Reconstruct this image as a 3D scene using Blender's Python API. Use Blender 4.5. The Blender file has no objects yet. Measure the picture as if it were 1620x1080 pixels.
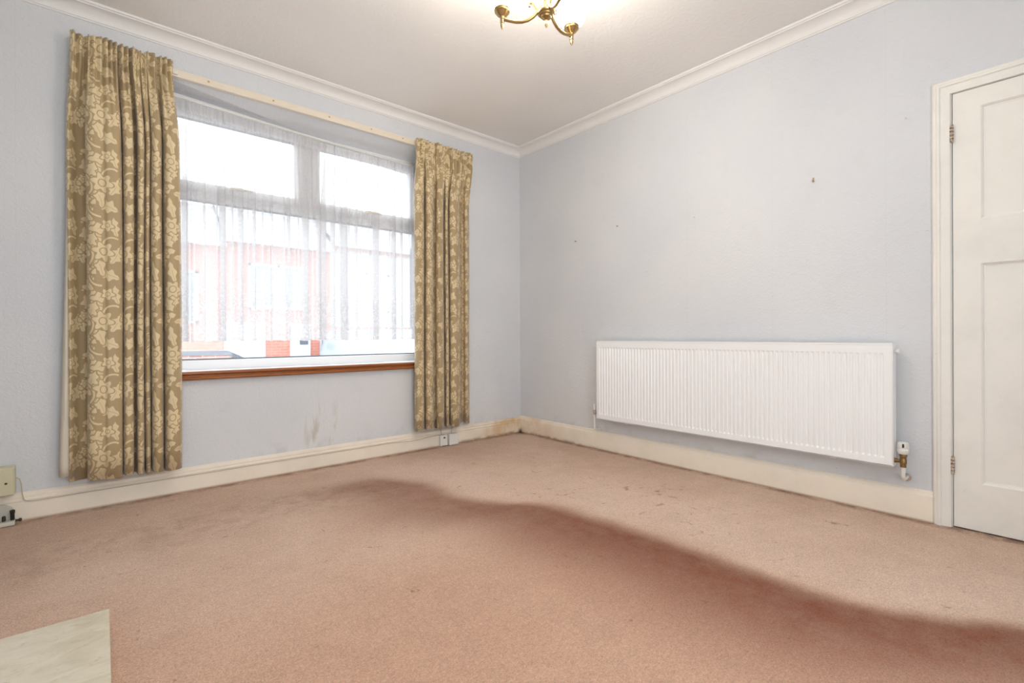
import bpy, bmesh, math, random
from mathutils import Vector, Matrix
random.seed(7)
SC = bpy.context.scene
COL = SC.collection
PI = math.pi

# ------------------------------------------------------------------ camera
CX, CY, CZ = -2.9615, -3.3060, 0.8792
YAW, FPX, HY, ROLL = 0.857151, 765.4, 530.5, -0.003506
cam = bpy.data.cameras.new('camera')
cam.sensor_fit = 'HORIZONTAL'; cam.sensor_width = 36.0
cam.lens = 36.0 * FPX / 1620.0
cam.shift_y = -(540.0 - HY) / 1620.0
cam.clip_start = 0.02; cam.clip_end = 300
camo = bpy.data.objects.new('camera', cam); COL.objects.link(camo)
fw = Vector((math.cos(YAW), math.sin(YAW), 0)); rt = Vector((fw.y, -fw.x, 0)); up = Vector((0, 0, 1))
c_, s_ = math.cos(ROLL), math.sin(ROLL)
rt2 = rt * c_ + up * s_; up2 = up * c_ - rt * s_
m = Matrix.Identity(4)
for i in range(3):
    m[i][0] = rt2[i]; m[i][1] = up2[i]; m[i][2] = -fw[i]
m[0][3], m[1][3], m[2][3] = CX, CY, CZ
camo.matrix_world = m
SC.camera = camo

# ------------------------------------------------------------------ world, light, exposure
w = bpy.data.worlds.new('overcast_sky'); SC.world = w
w.use_nodes = True
bg = w.node_tree.nodes['Background']
bg.inputs['Color'].default_value = (0.90, 0.95, 1.0, 1)
bg.inputs['Strength'].default_value = 2.3
SC.view_settings.view_transform = 'Standard'
SC.view_settings.look = 'None'
SC.view_settings.gamma = 1.0
SC.view_settings.use_curve_mapping = False
SC.view_settings.exposure = 1.02
LAMP_POWER = 27.0          # emission of each opal globe of the ceiling light
cy = SC.cycles
cy.max_bounces = 7; cy.diffuse_bounces = 5; cy.transparent_max_bounces = 16
cy.transmission_bounces = 6; cy.glossy_bounces = 4
cy.caustics_reflective = False; cy.caustics_refractive = False
cy.sample_clamp_indirect = 6.0
cy.use_denoising = True
cy.use_adaptive_sampling = True; cy.adaptive_threshold = 0.05; cy.adaptive_min_samples = 16


def portal(loc, rot, sx, sy):
    l = bpy.data.lights.new('window_portal', 'AREA'); l.shape = 'RECTANGLE'
    l.size = sx; l.size_y = sy
    l.cycles.is_portal = True
    o = bpy.data.objects.new('window_portal', l); COL.objects.link(o)
    o.location = loc; o.rotation_euler = rot


# room: window wall is y = 0, right wall is x = 0, corner at the origin
XL, YB, ZC = -3.68, -4.05, 2.57        # side wall, wall behind the camera, ceiling
WX0, WX1, WZ0, WZ1 = -2.745, -0.93, 0.677, 2.345   # window opening
BX0, BX1, BZ0, BZ1 = -3.62, -1.40, 0.06, 2.45      # unseen glazed opening added behind the camera for daylight fill
portal(((WX0 + WX1) / 2, 0.30, 1.5), (-PI / 2, 0, 0), WX1 - WX0, 1.7)
portal(((BX0 + BX1) / 2, YB - 0.12, 1.15), (PI / 2, 0, 0), BX1 - BX0, BZ1 - BZ0)


# ------------------------------------------------------------------ helpers
def tag(o, label=None, cat=None, group=None, kind=None):
    if label: o['label'] = label
    if cat: o['category'] = cat
    if group: o['group'] = group
    if kind: o['kind'] = kind
    return o


def empty(name, loc=(0, 0, 0)):
    o = bpy.data.objects.new(name, None); COL.objects.link(o); o.location = loc
    o.empty_display_size = 0.05
    return o


class MB:
    def __init__(s): s.v = []; s.f = []; s.uv = None

    def box(s, x0, x1, y0, y1, z0, z1):
        n = len(s.v)
        s.v += [(x0, y0, z0), (x1, y0, z0), (x1, y1, z0), (x0, y1, z0), (x0, y0, z1), (x1, y0, z1), (x1, y1, z1), (x0, y1, z1)]
        s.f += [tuple(n + i for i in q) for q in ((0, 3, 2, 1), (4, 5, 6, 7), (0, 1, 5, 4), (1, 2, 6, 5), (2, 3, 7, 6), (3, 0, 4, 7))]
        return s

    def hexa(s, p):            # eight corners: bottom ring then top ring
        n = len(s.v); s.v += [tuple(q) for q in p]
        s.f += [tuple(n + i for i in q) for q in ((0, 3, 2, 1), (4, 5, 6, 7), (0, 1, 5, 4), (1, 2, 6, 5), (2, 3, 7, 6), (3, 0, 4, 7))]
        return s

    def sweep(s, prof, pts):   # prof at each station: list of rings
        pass

    def rings(s, rings, closed=True, caps=True):
        n = len(s.v); k = len(rings[0])
        for r in rings: s.v += [tuple(p) for p in r]
        for i in range(len(rings) - 1):
            for j in range(k if closed else k - 1):
                a = n + i * k + j; b = n + i * k + (j + 1) % k
                s.f.append((a, b, b + k, a + k))
        if caps and closed:
            s.f.append(tuple(n + j for j in reversed(range(k))))
            s.f.append(tuple(n + (len(rings) - 1) * k + j for j in range(k)))
        return s

    def tube(s, pts, r, seg=8, caps=True):
        pts = [Vector(p) for p in pts]
        rs = r if isinstance(r, (list, tuple)) else [r] * len(pts)
        rings = []; prev = None
        for i, p in enumerate(pts):
            t = (pts[min(i + 1, len(pts) - 1)] - pts[max(i - 1, 0)]).normalized()
            if prev is None:
                a = Vector((0, 0, 1)) if abs(t.z) < 0.9 else Vector((1, 0, 0))
                nrm = (a - t * a.dot(t)).normalized()
            else:
                nrm = (prev - t * prev.dot(t)).normalized()
            prev = nrm; bn = t.cross(nrm)
            rings.append([p + (nrm * math.cos(2 * PI * j / seg) + bn * math.sin(2 * PI * j / seg)) * rs[i] for j in range(seg)])
        return s.rings(rings, True, caps)

    def lathe(s, prof, c=(0, 0, 0), seg=24, axis='z', caps=True):
        rings = []
        for (r, h) in prof:
            ring = []
            for j in range(seg):
                a = 2 * PI * j / seg; u, v = r * math.cos(a), r * math.sin(a)
                if axis == 'z': p = (c[0] + u, c[1] + v, c[2] + h)
                elif axis == 'y': p = (c[0] + u, c[1] + h, c[2] + v)
                else: p = (c[0] + h, c[1] + u, c[2] + v)
                ring.append(p)
            rings.append(ring)
        return s.rings(rings, True, caps)

    def prism(s, poly, axis, a0, a1):   # poly in the other two axes
        def P(q, a):
            return {'x': (a, q[0], q[1]), 'y': (q[0], a, q[1]), 'z': (q[0], q[1], a)}[axis]
        return s.rings([[P(q, a0) for q in poly], [P(q, a1) for q in poly]])

    def build(s, name, mat, parent=None, smooth=False, bevel=0.0, seg=2, angle=40):
        me = bpy.data.meshes.new(name)
        me.from_pydata(s.v, [], s.f); me.validate()
        if s.uv:
            uvl = me.uv_layers.new(name='UVMap')
            for l in me.loops: uvl.data[l.index].uv = s.uv[l.vertex_index]
        b = bmesh.new(); b.from_mesh(me)
        bmesh.ops.recalc_face_normals(b, faces=b.faces); b.to_mesh(me); b.free()
        me.materials.append(mat)
        o = bpy.data.objects.new(name, me); COL.objects.link(o)
        if parent: o.parent = parent
        if bevel:
            md = o.modifiers.new('bevel', 'BEVEL'); md.width = bevel; md.segments = seg
            md.limit_method = 'ANGLE'; md.angle_limit = math.radians(35)
            smooth = True
        if smooth:
            for p in me.polygons: p.use_smooth = True
            try:
                me.set_sharp_from_angle(angle=math.radians(angle))
            except Exception:
                pass
        return o


# ------------------------------------------------------------------ node helper
class S:
    """A socket with arithmetic that builds Math nodes."""
    def __init__(s, nt, sock): s.nt = nt; s.k = sock

    def _m(s, op, b=None, c=None, clamp=False):
        n = s.nt.nodes.new('ShaderNodeMath'); n.operation = op; n.use_clamp = clamp
        for i, x in enumerate((s, b, c)):
            if x is None: continue
            if isinstance(x, S): s.nt.links.new(x.k, n.inputs[i])
            else: n.inputs[i].default_value = x
        return S(s.nt, n.outputs[0])

    def __add__(s, b): return s._m('ADD', b)
    def __radd__(s, b): return s._m('ADD', b)
    def __sub__(s, b): return s._m('SUBTRACT', b)
    def __rsub__(s, b): return (s * -1.0) + b
    def __mul__(s, b): return s._m('MULTIPLY', b)
    def __rmul__(s, b): return s._m('MULTIPLY', b)
    def __truediv__(s, b): return s._m('DIVIDE', b)
    def __neg__(s): return s * -1.0
    def abs(s): return s._m('ABSOLUTE')
    def sin(s): return s._m('SINE')
    def cos(s): return s._m('COSINE')
    def sqrt(s): return s._m('SQRT')
    def floor(s): return s._m('FLOOR')
    def mod(s, b): return s._m('FLOORED_MODULO', b)
    def pow(s, b): return s._m('POWER', b)
    def atan2(s, b): return s._m('ARCTAN2', b)
    def max(s, b): return s._m('MAXIMUM', b)
    def min(s, b): return s._m('MINIMUM', b)
    def sat(s): return s._m('ADD', 0.0, None, True)

    def step(s, a, b, smooth=True):
        n = s.nt.nodes.new('ShaderNodeMapRange'); n.clamp = True
        n.interpolation_type = 'SMOOTHSTEP' if smooth else 'LINEAR'
        s.nt.links.new(s.k, n.inputs['Value'])
        if a <= b:
            n.inputs['From Min'].default_value = a; n.inputs['From Max'].default_value = b
            n.inputs['To Min'].default_value = 0; n.inputs['To Max'].default_value = 1
        else:
            n.inputs['From Min'].default_value = b; n.inputs['From Max'].default_value = a
            n.inputs['To Min'].default_value = 1; n.inputs['To Max'].default_value = 0
        return S(s.nt, n.outputs['Result'])


class M:
    def __init__(s, name):
        s.mat = bpy.data.materials.new(name); s.mat.use_nodes = True
        s.nt = s.mat.node_tree; s.bsdf = s.nt.nodes['Principled BSDF']; s.out = s.nt.nodes['Material Output']
        s._oc = None

    def new(s, t): return s.nt.nodes.new(t)

    def coord(s, which='Object'):
        n = s.new('ShaderNodeTexCoord'); return n.outputs[which]

    def xyz(s, which='Object'):
        n = s.new('ShaderNodeSeparateXYZ'); s.nt.links.new(s.coord(which), n.inputs[0])
        return [S(s.nt, n.outputs[i]) for i in range(3)]

    def vec(s, x, y, z=0.0):
        n = s.new('ShaderNodeCombineXYZ')
        for i, q in enumerate((x, y, z)):
            if isinstance(q, S): s.nt.links.new(q.k, n.inputs[i])
            else: n.inputs[i].default_value = q
        return n.outputs[0]

    def noise(s, scale, detail=3, rough=0.5, dist=0.0, vec=None, stretch=None):
        n = s.new('ShaderNodeTexNoise'); n.inputs['Scale'].default_value = scale
        n.inputs['Detail'].default_value = detail; n.inputs['Roughness'].default_value = rough
        n.inputs['Distortion'].default_value = dist
        v = vec or s.coord()
        if stretch:
            mp = s.new('ShaderNodeMapping'); mp.inputs['Scale'].default_value = stretch
            s.nt.links.new(v, mp.inputs[0]); v = mp.outputs[0]
        s.nt.links.new(v, n.inputs['Vector'])
        return S(s.nt, n.outputs['Fac'])

    def mix(s, a, b, f):
        n = s.new('ShaderNodeMix'); n.data_type = 'RGBA'; n.clamp_factor = True
        if isinstance(f, S): s.nt.links.new(f.k, n.inputs[0])
        else: n.inputs[0].default_value = f
        for x, i in ((a, 6), (b, 7)):
            if isinstance(x, (tuple, list)): n.inputs[i].default_value = (*x[:3], 1)
            else: s.nt.links.new(x, n.inputs[i])
        return n.outputs[2]

    def col(s, c):
        if isinstance(c, (tuple, list)): s.bsdf.inputs['Base Color'].default_value = (*c[:3], 1)
        else: s.nt.links.new(c, s.bsdf.inputs['Base Color'])
        return s

    def set(s, **k):
        for a, b in k.items():
            key = a.replace('_', ' ')
            if isinstance(b, S): s.nt.links.new(b.k, s.bsdf.inputs[key])
            else: s.bsdf.inputs[key].default_value = b
        return s

    def bump(s, h, strength=0.3, dist=0.01):
        n = s.new('ShaderNodeBump'); n.inputs['Strength'].default_value = strength; n.inputs['Distance'].default_value = dist
        s.nt.links.new(h.k, n.inputs['Height']); s.nt.links.new(n.outputs[0], s.bsdf.inputs['Normal'])
        return s


def lin(r, g, b):
    f = lambda c: (c / 255 / 12.92) if c <= 10 else ((c / 255 + 0.055) / 1.055) ** 2.4
    return (f(r), f(g), f(b))


def plain(name, c, rough=0.5, metal=0.0, **k):
    q = M(name); q.col(c).set(Roughness=rough, Metallic=metal, **k); return q.mat


# ------------------------------------------------------------------ materials
def mat_wallpaper(name, axis, corner_stain=False):
    q = M(name)
    x, y, z = q.xyz()
    u = x if axis == 'x' else y
    v = q.vec(u, z * 1.0)
    n1 = q.noise(38, 2, 0.6, 1.6, v); n2 = q.noise(110, 1, 0.5, 0.0, v)
    big = q.noise(1.3, 1, 0.55, 0.0, v)
    blotch = q.noise(7, 2, 0.6, 0.0, v)
    base = q.mix(lin(212, 214, 218), lin(218, 219, 221), big.step(0.3, 0.7))
    base = q.mix(base, lin(190, 186, 182), (blotch.step(0.55, 0.8) * 0.10))
    # paper joints every 53 cm
    j = ((u + 0.06).mod(0.53) - 0.265).abs().step(0.2625, 0.265)
    base = q.mix(base, lin(172, 172, 176), j * 0.09)
    if axis == 'x':
        # drip stains below the window
        st = q.noise(26, 3, 0.6, 0.3, q.vec(u * 1.0, z * 0.12))
        band = (u + 1.80).abs().step(0.16, 0.05) * z.step(0.10, 0.2) * z.step(0.52, 0.25)
        base = q.mix(base, lin(176, 160, 128), band * st.step(0.5, 0.66) * 0.5)
    else:
        st = q.noise(60, 2, 0.5, 0.0, q.vec(u, z))
        band = z.step(0.27, 0.2) * (u + 2.35).abs().step(0.55, 0.2)
        base = q.mix(base, lin(120, 112, 105), band * st.step(0.70, 0.78) * 0.6)
    # grime above the skirting
    base = q.mix(base, lin(158, 148, 138), z.step(0.22, 0.13) * blotch.step(0.45, 0.75) * 0.35)
    q.col(base).set(Roughness=0.62)
    q.bump(n1 * 0.75 + n2 * 0.25, 0.45, 0.008)
    return q.mat


def mat_ceiling():
    q = M('ceiling_paint')
    n1 = q.noise(16, 3, 0.55, 2.5); n2 = q.noise(60, 2, 0.5, 0.8); b = q.noise(1.2, 2)
    q.col(q.mix(lin(234, 231, 227), lin(240, 237, 233), b.step(.3, .7))).set(Roughness=0.8)
    q.bump(n1 * 0.8 + n2 * 0.2, 0.35, 0.008)
    return q.mat


def mat_cream(name, c, stain=0.0, rough=0.38, axis=None):
    q = M(name)
    x, y, z = q.xyz()
    n = q.noise(5, 4, 0.6); f = q.noise(45, 3, 0.6)
    base = q.mix(c, tuple(k * 0.93 for k in c), n.step(.4, .75))
    base = q.mix(base, lin(196, 170, 140), f.step(0.66, 0.8) * 0.25)
    if stain:
        u = {'x': x, 'y': y}[axis]
        d = u.abs()
        base = q.mix(base, lin(206, 160, 92), d.step(0.75, 0.05) * q.noise(9, 3).step(0.25, 0.7) * stain)
        base = q.mix(base, lin(120, 74, 48), z.step(0.03, 0.002) * d.step(1.6, 0.1) * q.noise(18, 3).step(0.3, 0.65) * 0.75)
        base = q.mix(base, lin(168, 130, 100), z.step(0.014, 0.0) * 0.8)
        base = q.mix(base, lin(60, 46, 36), d.step(0.06, 0.025) * z.step(0.05, 0.01) * 0.8)
    q.col(base).set(Roughness=rough)
    q.bump(q.noise(90, 2), 0.06, 0.004)
    return q.mat


def mat_carpet():
    q = M('carpet')
    x, y, z = q.xyz()
    wob = q.noise(3.0, 4, 0.65) - 0.5
    fine = q.noise(260, 2, 0.6); mid = q.noise(60, 3, 0.6); big = q.noise(1.6, 4, 0.6); mot = q.noise(11, 4, 0.65)
    base = q.mix(lin(198, 168, 148), lin(211, 184, 164), big.step(0.3, 0.7))
    # pinker pile away from the walls
    base = q.mix(base, lin(188, 146, 122), (y * -1.0).step(0.9, 2.2) * x.step(-0.9, -1.6) * 0.75)
    # greyer soiling along the window side
    soil = (y + 0.62 + wob * 0.5).abs().step(0.42, 0.05) * x.step(-1.2, -2.2) * mot.step(0.35, 0.7)
    base = q.mix(base, lin(158, 128, 108), soil * 0.5)
    # worn dark track that runs from below the window towards the door
    fc = q.new('ShaderNodeFloatCurve')
    pts = [(-0.30, -1.78), (-0.567, -1.573), (-0.811, -1.451), (-1.081, -1.43), (-1.322, -1.336), (-1.526, -1.163), (-1.828, -1.124),
           (-2.054, -1.094), (-2.285, -1.076), (-2.746, -1.075), (-3.054, -0.952), (-3.211, -0.83), (-4.0, -0.6)]
    cv = fc.mapping.curves[0]
    norm = [((-a) / 4.2, (b + 2.0) / 2.0) for a, b in pts]
    cv.points[0].location = norm[0]; cv.points[1].location = norm[-1]
    for pnt in norm[1:-1]: cv.points.new(*pnt)
    fc.mapping.update()
    q.nt.links.new((y / -4.2).k, fc.inputs['Value'])
    edge = S(q.nt, fc.outputs[0]) * 2.0 - 2.0
    d = edge - x + wob * 0.10          # metres into the track, towards -x
    track = d.step(-0.05, 0.10) * d.step(0.80, 0.12) * (y * -1.0).step(0.36, 0.62)
    base = q.mix(base, lin(122, 66, 40), track * ((y * -1.0).step(0.5, 2.2) * 0.25 + 0.62 + (mot - 0.5) * 0.5))
    # pale halo on the window side of the track
    base = q.mix(base, lin(214, 188, 170), d.step(-0.75, -0.25) * d.step(-0.02, -0.12) * 0.45)
    # small scuffs and burns
    sp = q.noise(9, 5, 0.75, 1.2); sp2 = q.noise(30, 3, 0.6)
    base = q.mix(base, lin(120, 84, 66), sp.step(0.63, 0.66) * sp2.step(0.45, 0.6) * 0.55)
    zone = d.step(-0.02, -0.12) * d.step(-1.0, -0.5) * (y * -1.0).step(1.0, 1.5) * (y * -1.0).step(2.6, 2.1)
    base = q.mix(base, lin(146, 92, 74), zone * sp.step(0.555, 0.60) * sp2.step(0.48, 0.62) * 0.6)
    # dirt against the skirting and in the corner
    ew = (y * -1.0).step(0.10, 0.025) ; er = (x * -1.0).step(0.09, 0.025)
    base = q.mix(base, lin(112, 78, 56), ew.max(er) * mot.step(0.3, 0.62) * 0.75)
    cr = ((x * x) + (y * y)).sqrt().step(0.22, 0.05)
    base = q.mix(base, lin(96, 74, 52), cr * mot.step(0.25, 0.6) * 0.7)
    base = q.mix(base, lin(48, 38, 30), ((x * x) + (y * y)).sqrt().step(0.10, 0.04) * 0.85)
    hs_ = q.new('ShaderNodeHueSaturation'); q.nt.links.new(base, hs_.inputs['Color'])
    grain = q.noise(150, 2, 0.75)
    q.nt.links.new(((fine - 0.5) * 0.9 + (grain - 0.5) * 0.9 + (mid - 0.5) * 0.45 + (mot - 0.5) * 0.25 + 1.0).k, hs_.inputs['Value'])
    base = hs_.outputs['Color']
    q.col(base).set(Roughness=0.95)
    q.bump(fine * 0.7 + mid * 0.5, 0.55, 0.008)
    return q.mat


def mat_damask():
    q = M('damask_fabric')
    u, v, _ = q.xyz('UV')
    TW, TH = 0.30, 0.345
    wv = q.noise(11, 1, 0.5, 0.0, q.coord('UV')) - 0.5
    a = u + wv * 0.016
    b = v + wv * 0.012
    acc = None

    def add(k, soft=0.0016):
        nonlocal acc
        m_ = k.step(-soft, soft)
        if acc is None: acc = m_
        else: acc = (acc * k.step(-0.0055, -0.0085)).max(m_)

    def local(cx, cy_):
        dx = (a - (cx - TW / 2)).mod(TW) - TW / 2
        dy = (b - (cy_ - TH / 2)).mod(TH) - TH / 2
        return dx, dy

    def leaf(cx, cy_, ang, L, W, lobes, bend=0.0):
        ca, sa = math.cos(ang), math.sin(ang)
        dx, dy = local(cx + ca * L / 2, cy_ + sa * L / 2)      # wrap round the middle of the leaf
        p = (dx * ca + dy * sa) / L + 0.5
        r = dy * ca - dx * sa
        t = p.max(0.0).min(1.0)
        s1 = (t * PI).sin()
        r = (r - s1 * bend).abs()
        hw = s1 * W * ((t * (2 * PI * lobes)).sin() * 0.26 + 0.88) - (p - t).abs() * 0.3 - 0.0005
        vein = r - 0.0008 + t.step(0.55, 0.8) * 0.01
        add((hw - r).min(vein))

    def flower(cx, cy_, R, n, ph=0.0):
        dx, dy = local(cx, cy_)
        r = (dx * dx + dy * dy).sqrt()
        th = dy.atan2(dx)
        k = ((th * float(n) + ph).cos() * 0.20 + 0.82) * R - r
        pet = ((th * (n / 2.0) + ph / 2).cos().abs() * R * 0.30) + (R * 0.36 - r).max(0.0) * 3.0 - 0.0007
        ring = (r - R * 0.36).abs() - R * 0.05
        add(k.min(ring).min(pet + 0.0025))

    def arc(cx, cy_, R, W, a0, a1):
        dx, dy = local(cx, cy_)
        r = (dx * dx + dy * dy).sqrt()
        mid, half = (a0 + a1) / 2, (a1 - a0) / 2
        ca, sa = math.cos(mid), math.sin(mid)
        th = (dy * ca - dx * sa).atan2(dx * ca + dy * sa).abs()
        add((W - (r - R).abs()).min((half - th) * 0.05))

    rl = random.Random(21)
    for iy in range(5):
        for ix in range(4):
            cx = (ix + 0.5 * (iy % 2) + rl.uniform(-.15, .15)) * TW / 4
            cy_ = (iy + rl.uniform(-.15, .15)) * TH / 5
            leaf(cx, cy_, rl.uniform(0, 2 * PI) if (ix + iy) % 3 else PI / 2 + rl.uniform(-.5, .5), rl.uniform(.085, .12), rl.uniform(.022, .030), rl.choice([2.5, 3.0, 3.5]), rl.uniform(-.014, .014))
    arc(0.075, 0.060, 0.055, 0.0045, 0.3, 2.8)
    arc(0.210, 0.150, 0.050, 0.0045, 2.2, 4.9)
    arc(0.120, 0.247, 0.060, 0.0045, -1.2, 1.3)
    arc(0.270, 0.300, 0.045, 0.0042, 1.0, 3.6)
    flower(0.068, 0.098, 0.046, 6)
    flower(0.225, 0.270, 0.050, 6, 1.2)
    flower(0.150, 0.180, 0.024, 5)
    flower(0.247, 0.060, 0.030, 5, 1.0)
    flower(0.030, 0.300, 0.022, 5, 2.0)
    weave = ((v * 2100.0).sin() * 0.5 + 0.5)
    big = q.noise(2.2, 2, 0.5, 0, q.coord('UV'))
    ground = q.mix(lin(172, 149, 110), lin(180, 156, 116), big)
    ground = q.mix(ground, lin(150, 128, 92), weave * 0.3)
    fig = q.mix(lin(216, 196, 156), lin(221, 201, 160), big)
    q.col(q.mix(ground, fig, acc)).set(Roughness=0.55)
    q.set(Sheen_Weight=0.25)
    q.bump(q.noise(22, 2, 0.5, 0, q.coord('UV')), 0.25, 0.006)
    return q.mat


def mat_net():
    q = M('net_curtain_lace')
    nt = q.nt
    x, y, z = q.xyz('UV')
    lace = q.noise(34, 2, 0.5, 1.4, q.coord('UV'))
    lace2 = q.noise(70, 2, 0.5, 0.8, q.coord('UV'))
    band = y.step(0.40, 0.22)                       # floral border above the hem
    dens = 0.62 + band * lace.step(0.48, 0.56) * 0.22 + lace2.step(0.55, 0.62) * 0.05
    dens = dens + y.step(1.37, 1.385) * 0.22         # header tape
    dens = dens + y.step(0.020, 0.006) * 0.25        # hem
    tr = q.new('ShaderNodeBsdfTransparent')
    df = q.new('ShaderNodeBsdfDiffuse'); df.inputs['Color'].default_value = (0.81, 0.805, 0.815, 1)
    tl = q.new('ShaderNodeBsdfTranslucent'); tl.inputs['Color'].default_value = (0.81, 0.805, 0.815, 1)
    m1 = q.new('ShaderNodeMixShader'); m1.inputs[0].default_value = 0.5
    nt.links.new(df.outputs[0], m1.inputs[1]); nt.links.new(tl.outputs[0], m1.inputs[2])
    m2 = q.new('ShaderNodeMixShader'); nt.links.new(dens.k, m2.inputs[0])
    nt.links.new(tr.outputs[0], m2.inputs[1]); nt.links.new(m1.outputs[0], m2.inputs[2])
    nt.links.new(m2.outputs[0], q.out.inputs['Surface'])
    return q.mat


def mat_glass():
    q = M('window_glass'); nt = q.nt
    tr = q.new('ShaderNodeBsdfTransparent'); tr.inputs['Color'].default_value = (0.97, 0.985, 0.98, 1)
    gl = q.new('ShaderNodeBsdfGlossy'); gl.inputs['Roughness'].default_value = 0.02
    m1 = q.new('ShaderNodeMixShader'); m1.inputs[0].default_value = 0.05
    nt.links.new(tr.outputs[0], m1.inputs[1]); nt.links.new(gl.outputs[0], m1.inputs[2])
    nt.links.new(m1.outputs[0], q.out.inputs['Surface'])
    return q.mat


def mat_wood(name, c1, c2, rough=0.35):
    q = M(name)
    g = q.noise(6, 4, 0.6, 0.6, None, (2.0, 60, 60))
    f = q.noise(3, 2, 0.5, 0, None, (1.0, 9, 9))
    q.col(q.mix(c1, c2, (g * 0.7 + f * 0.3).step(0.3, 0.7))).set(Roughness=rough)
    q.bump(g, 0.08, 0.003)
    return q.mat


def mat_marble():
    q = M('hearth_marble')
    a = q.noise(7, 6, 0.65, 1.2, None, (1, 1.8, 1)); b = q.noise(26, 4, 0.65, 1.0, None, (1, 2.2, 1))
    base = q.mix(lin(203, 194, 172), lin(222, 214, 196), a.step(0.3, 0.7))
    base = q.mix(base, lin(178, 166, 142), b.step(0.56, 0.70) * 0.55)
    base = q.mix(base, lin(232, 226, 212), q.noise(15, 5, 0.7, 2).step(0.6, 0.72) * 0.5)
    q.col(base).set(Roughness=0.32); return q.mat


def mat_brick(name, c1, c2, mortar, sx=0.22, sz=0.075):
    q = M(name)
    x, y, z = q.xyz()
    br = q.new('ShaderNodeTexBrick')
    q.nt.links.new(q.vec(x + y, z), br.inputs['Vector'])
    br.inputs['Scale'].default_value = 1.0
    br.inputs['Color1'].default_value = (*c1, 1); br.inputs['Color2'].default_value = (*c2, 1); br.inputs['Mortar'].default_value = (*mortar, 1)
    br.inputs['Mortar Size'].default_value = 0.008
    br.inputs['Brick Width'].default_value = sx; br.inputs['Row Height'].default_value = sz
    q.col(br.outputs['Color']).set(Roughness=0.85); return q.mat


def mat_rough(name, c1, c2, scale, rough=0.9):
    q = M(name); q.col(q.mix(c1, c2, q.noise(scale, 4, 0.65).step(0.3, 0.7))).set(Roughness=rough)
    q.bump(q.noise(scale * 4, 3), 0.3, 0.01); return q.mat


MT = {}
MT['wallx'] = mat_wallpaper('embossed_wallpaper_window_wall', 'x')
MT['wally'] = mat_wallpaper('embossed_wallpaper_side_wall', 'y')
MT['ceil'] = mat_ceiling()
MT['cornice'] = plain('cornice_paint', lin(234, 231, 228), 0.6)
MT['skirt_x'] = mat_cream('skirting_paint_window', lin(240, 229, 213), 0.85, 0.42, 'x')
MT['skirt_y'] = mat_cream('skirting_paint_right', lin(240, 229, 213), 0.55, 0.42, 'y')
MT['cream'] = mat_cream('door_gloss_paint', lin(238, 235, 228))
MT['carpet'] = mat_carpet()
MT['damask'] = mat_damask()
MT['lining'] = plain('curtain_lining', lin(222, 212, 194), 0.85)
MT['net'] = mat_net()
MT['glass'] = mat_glass()
MT['upvc'] = plain('white_window_plastic', lin(236, 236, 238), 0.3)
MT['gasket'] = plain('grey_gasket', lin(112, 118, 126), 0.6)
MT['sillwood'] = mat_wood('varnished_sill_wood', lin(128, 72, 34), lin(174, 108, 58), 0.3)
MT['pine'] = mat_wood('bare_pine', lin(226, 212, 192), lin(236, 226, 210), 0.55)
MT['radiator'] = plain('radiator_enamel', lin(243, 243, 243), 0.28)
MT['plastic'] = plain('white_plastic', lin(228, 226, 220), 0.35)
MT['knot'] = plain('knot_colour', lin(196, 164, 128), 0.5)
MT['chrome'] = plain('chrome', (0.62, 0.61, 0.60), 0.25, 1.0)
MT['oldbrass'] = plain('tarnished_brass', lin(140, 112, 72), 0.42, 0.85)
MT['brass'] = plain('polished_brass', lin(180, 152, 104), 0.30, 1.0)
MT['dark'] = plain('dark_metal', lin(58, 52, 46), 0.5, 0.3)
MT['void'] = plain('dark_gap', lin(40, 32, 26), 0.9)  # dark colour for the shade behind the door and for hinge joints
MT['rust'] = mat_rough('worn_hinge_metal', lin(110, 76, 52), lin(222, 206, 188), 120, 0.5)
MT['boxcream'] = plain('cream_enamel_box', lin(208, 202, 172), 0.4)
MT['galv'] = plain('galvanised_metal', lin(206, 202, 190), 0.45, 0.15)
MT['marble'] = mat_marble()
MT['cable'] = plain('grey_cable', lin(196, 184, 166), 0.5)


def mat_globe():
    q = M('opal_globe_lit')
    q.col((0.9, 0.88, 0.84)).set(Roughness=0.25)
    q.bsdf.inputs['Emission Color'].default_value = (1.0, 0.925, 0.83, 1)
    q.bsdf.inputs['Emission Strength'].default_value = LAMP_POWER
    return q.mat


MT['globe'] = mat_globe()


def struct(o, label=None):
    o['kind'] = 'structure'
    if label: o['label'] = label
    return o


# ------------------------------------------------------------------ room shell
struct(MB().box(XL - 0.2, 0.2, YB - 0.2, 0.3, -0.12, 0.0).build('floor', MT['carpet']), 'worn pinkish beige carpet with a darker brown track across it')
struct(MB().box(XL - 0.2, 0.2, YB - 0.2, 0.35, ZC, ZC + 0.12).build('ceiling', MT['ceil']), 'white textured ceiling in swirled plaster')

WT = 0.28
wl = MB()
wl.box(XL - 0.2, WX0, 0, WT, 0, ZC).box(WX1, 0.2, 0, WT, 0, ZC).box(WX0, WX1, 0, WT, 0, WZ0 - 0.05).box(WX0, WX1, 0, WT, WZ1, ZC)
wall_l = struct(wl.build('wall_left', MT['wallx']), 'pale blue grey embossed wallpaper wall around the window')
# sloping plastered soffit of the window head
MB().hexa([(WX0, 0.001, WZ1 - 0.002), (WX1, 0.001, WZ1 - 0.002), (WX1, 0.30, 2.21), (WX0, 0.30, 2.32),
           (WX0, 0.001, WZ1 + 0.05), (WX1, 0.001, WZ1 + 0.05), (WX1, 0.30, WZ1 + 0.05), (WX0, 0.30, WZ1 + 0.05)]).build('window_soffit', MT['wallx'], wall_l)

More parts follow.
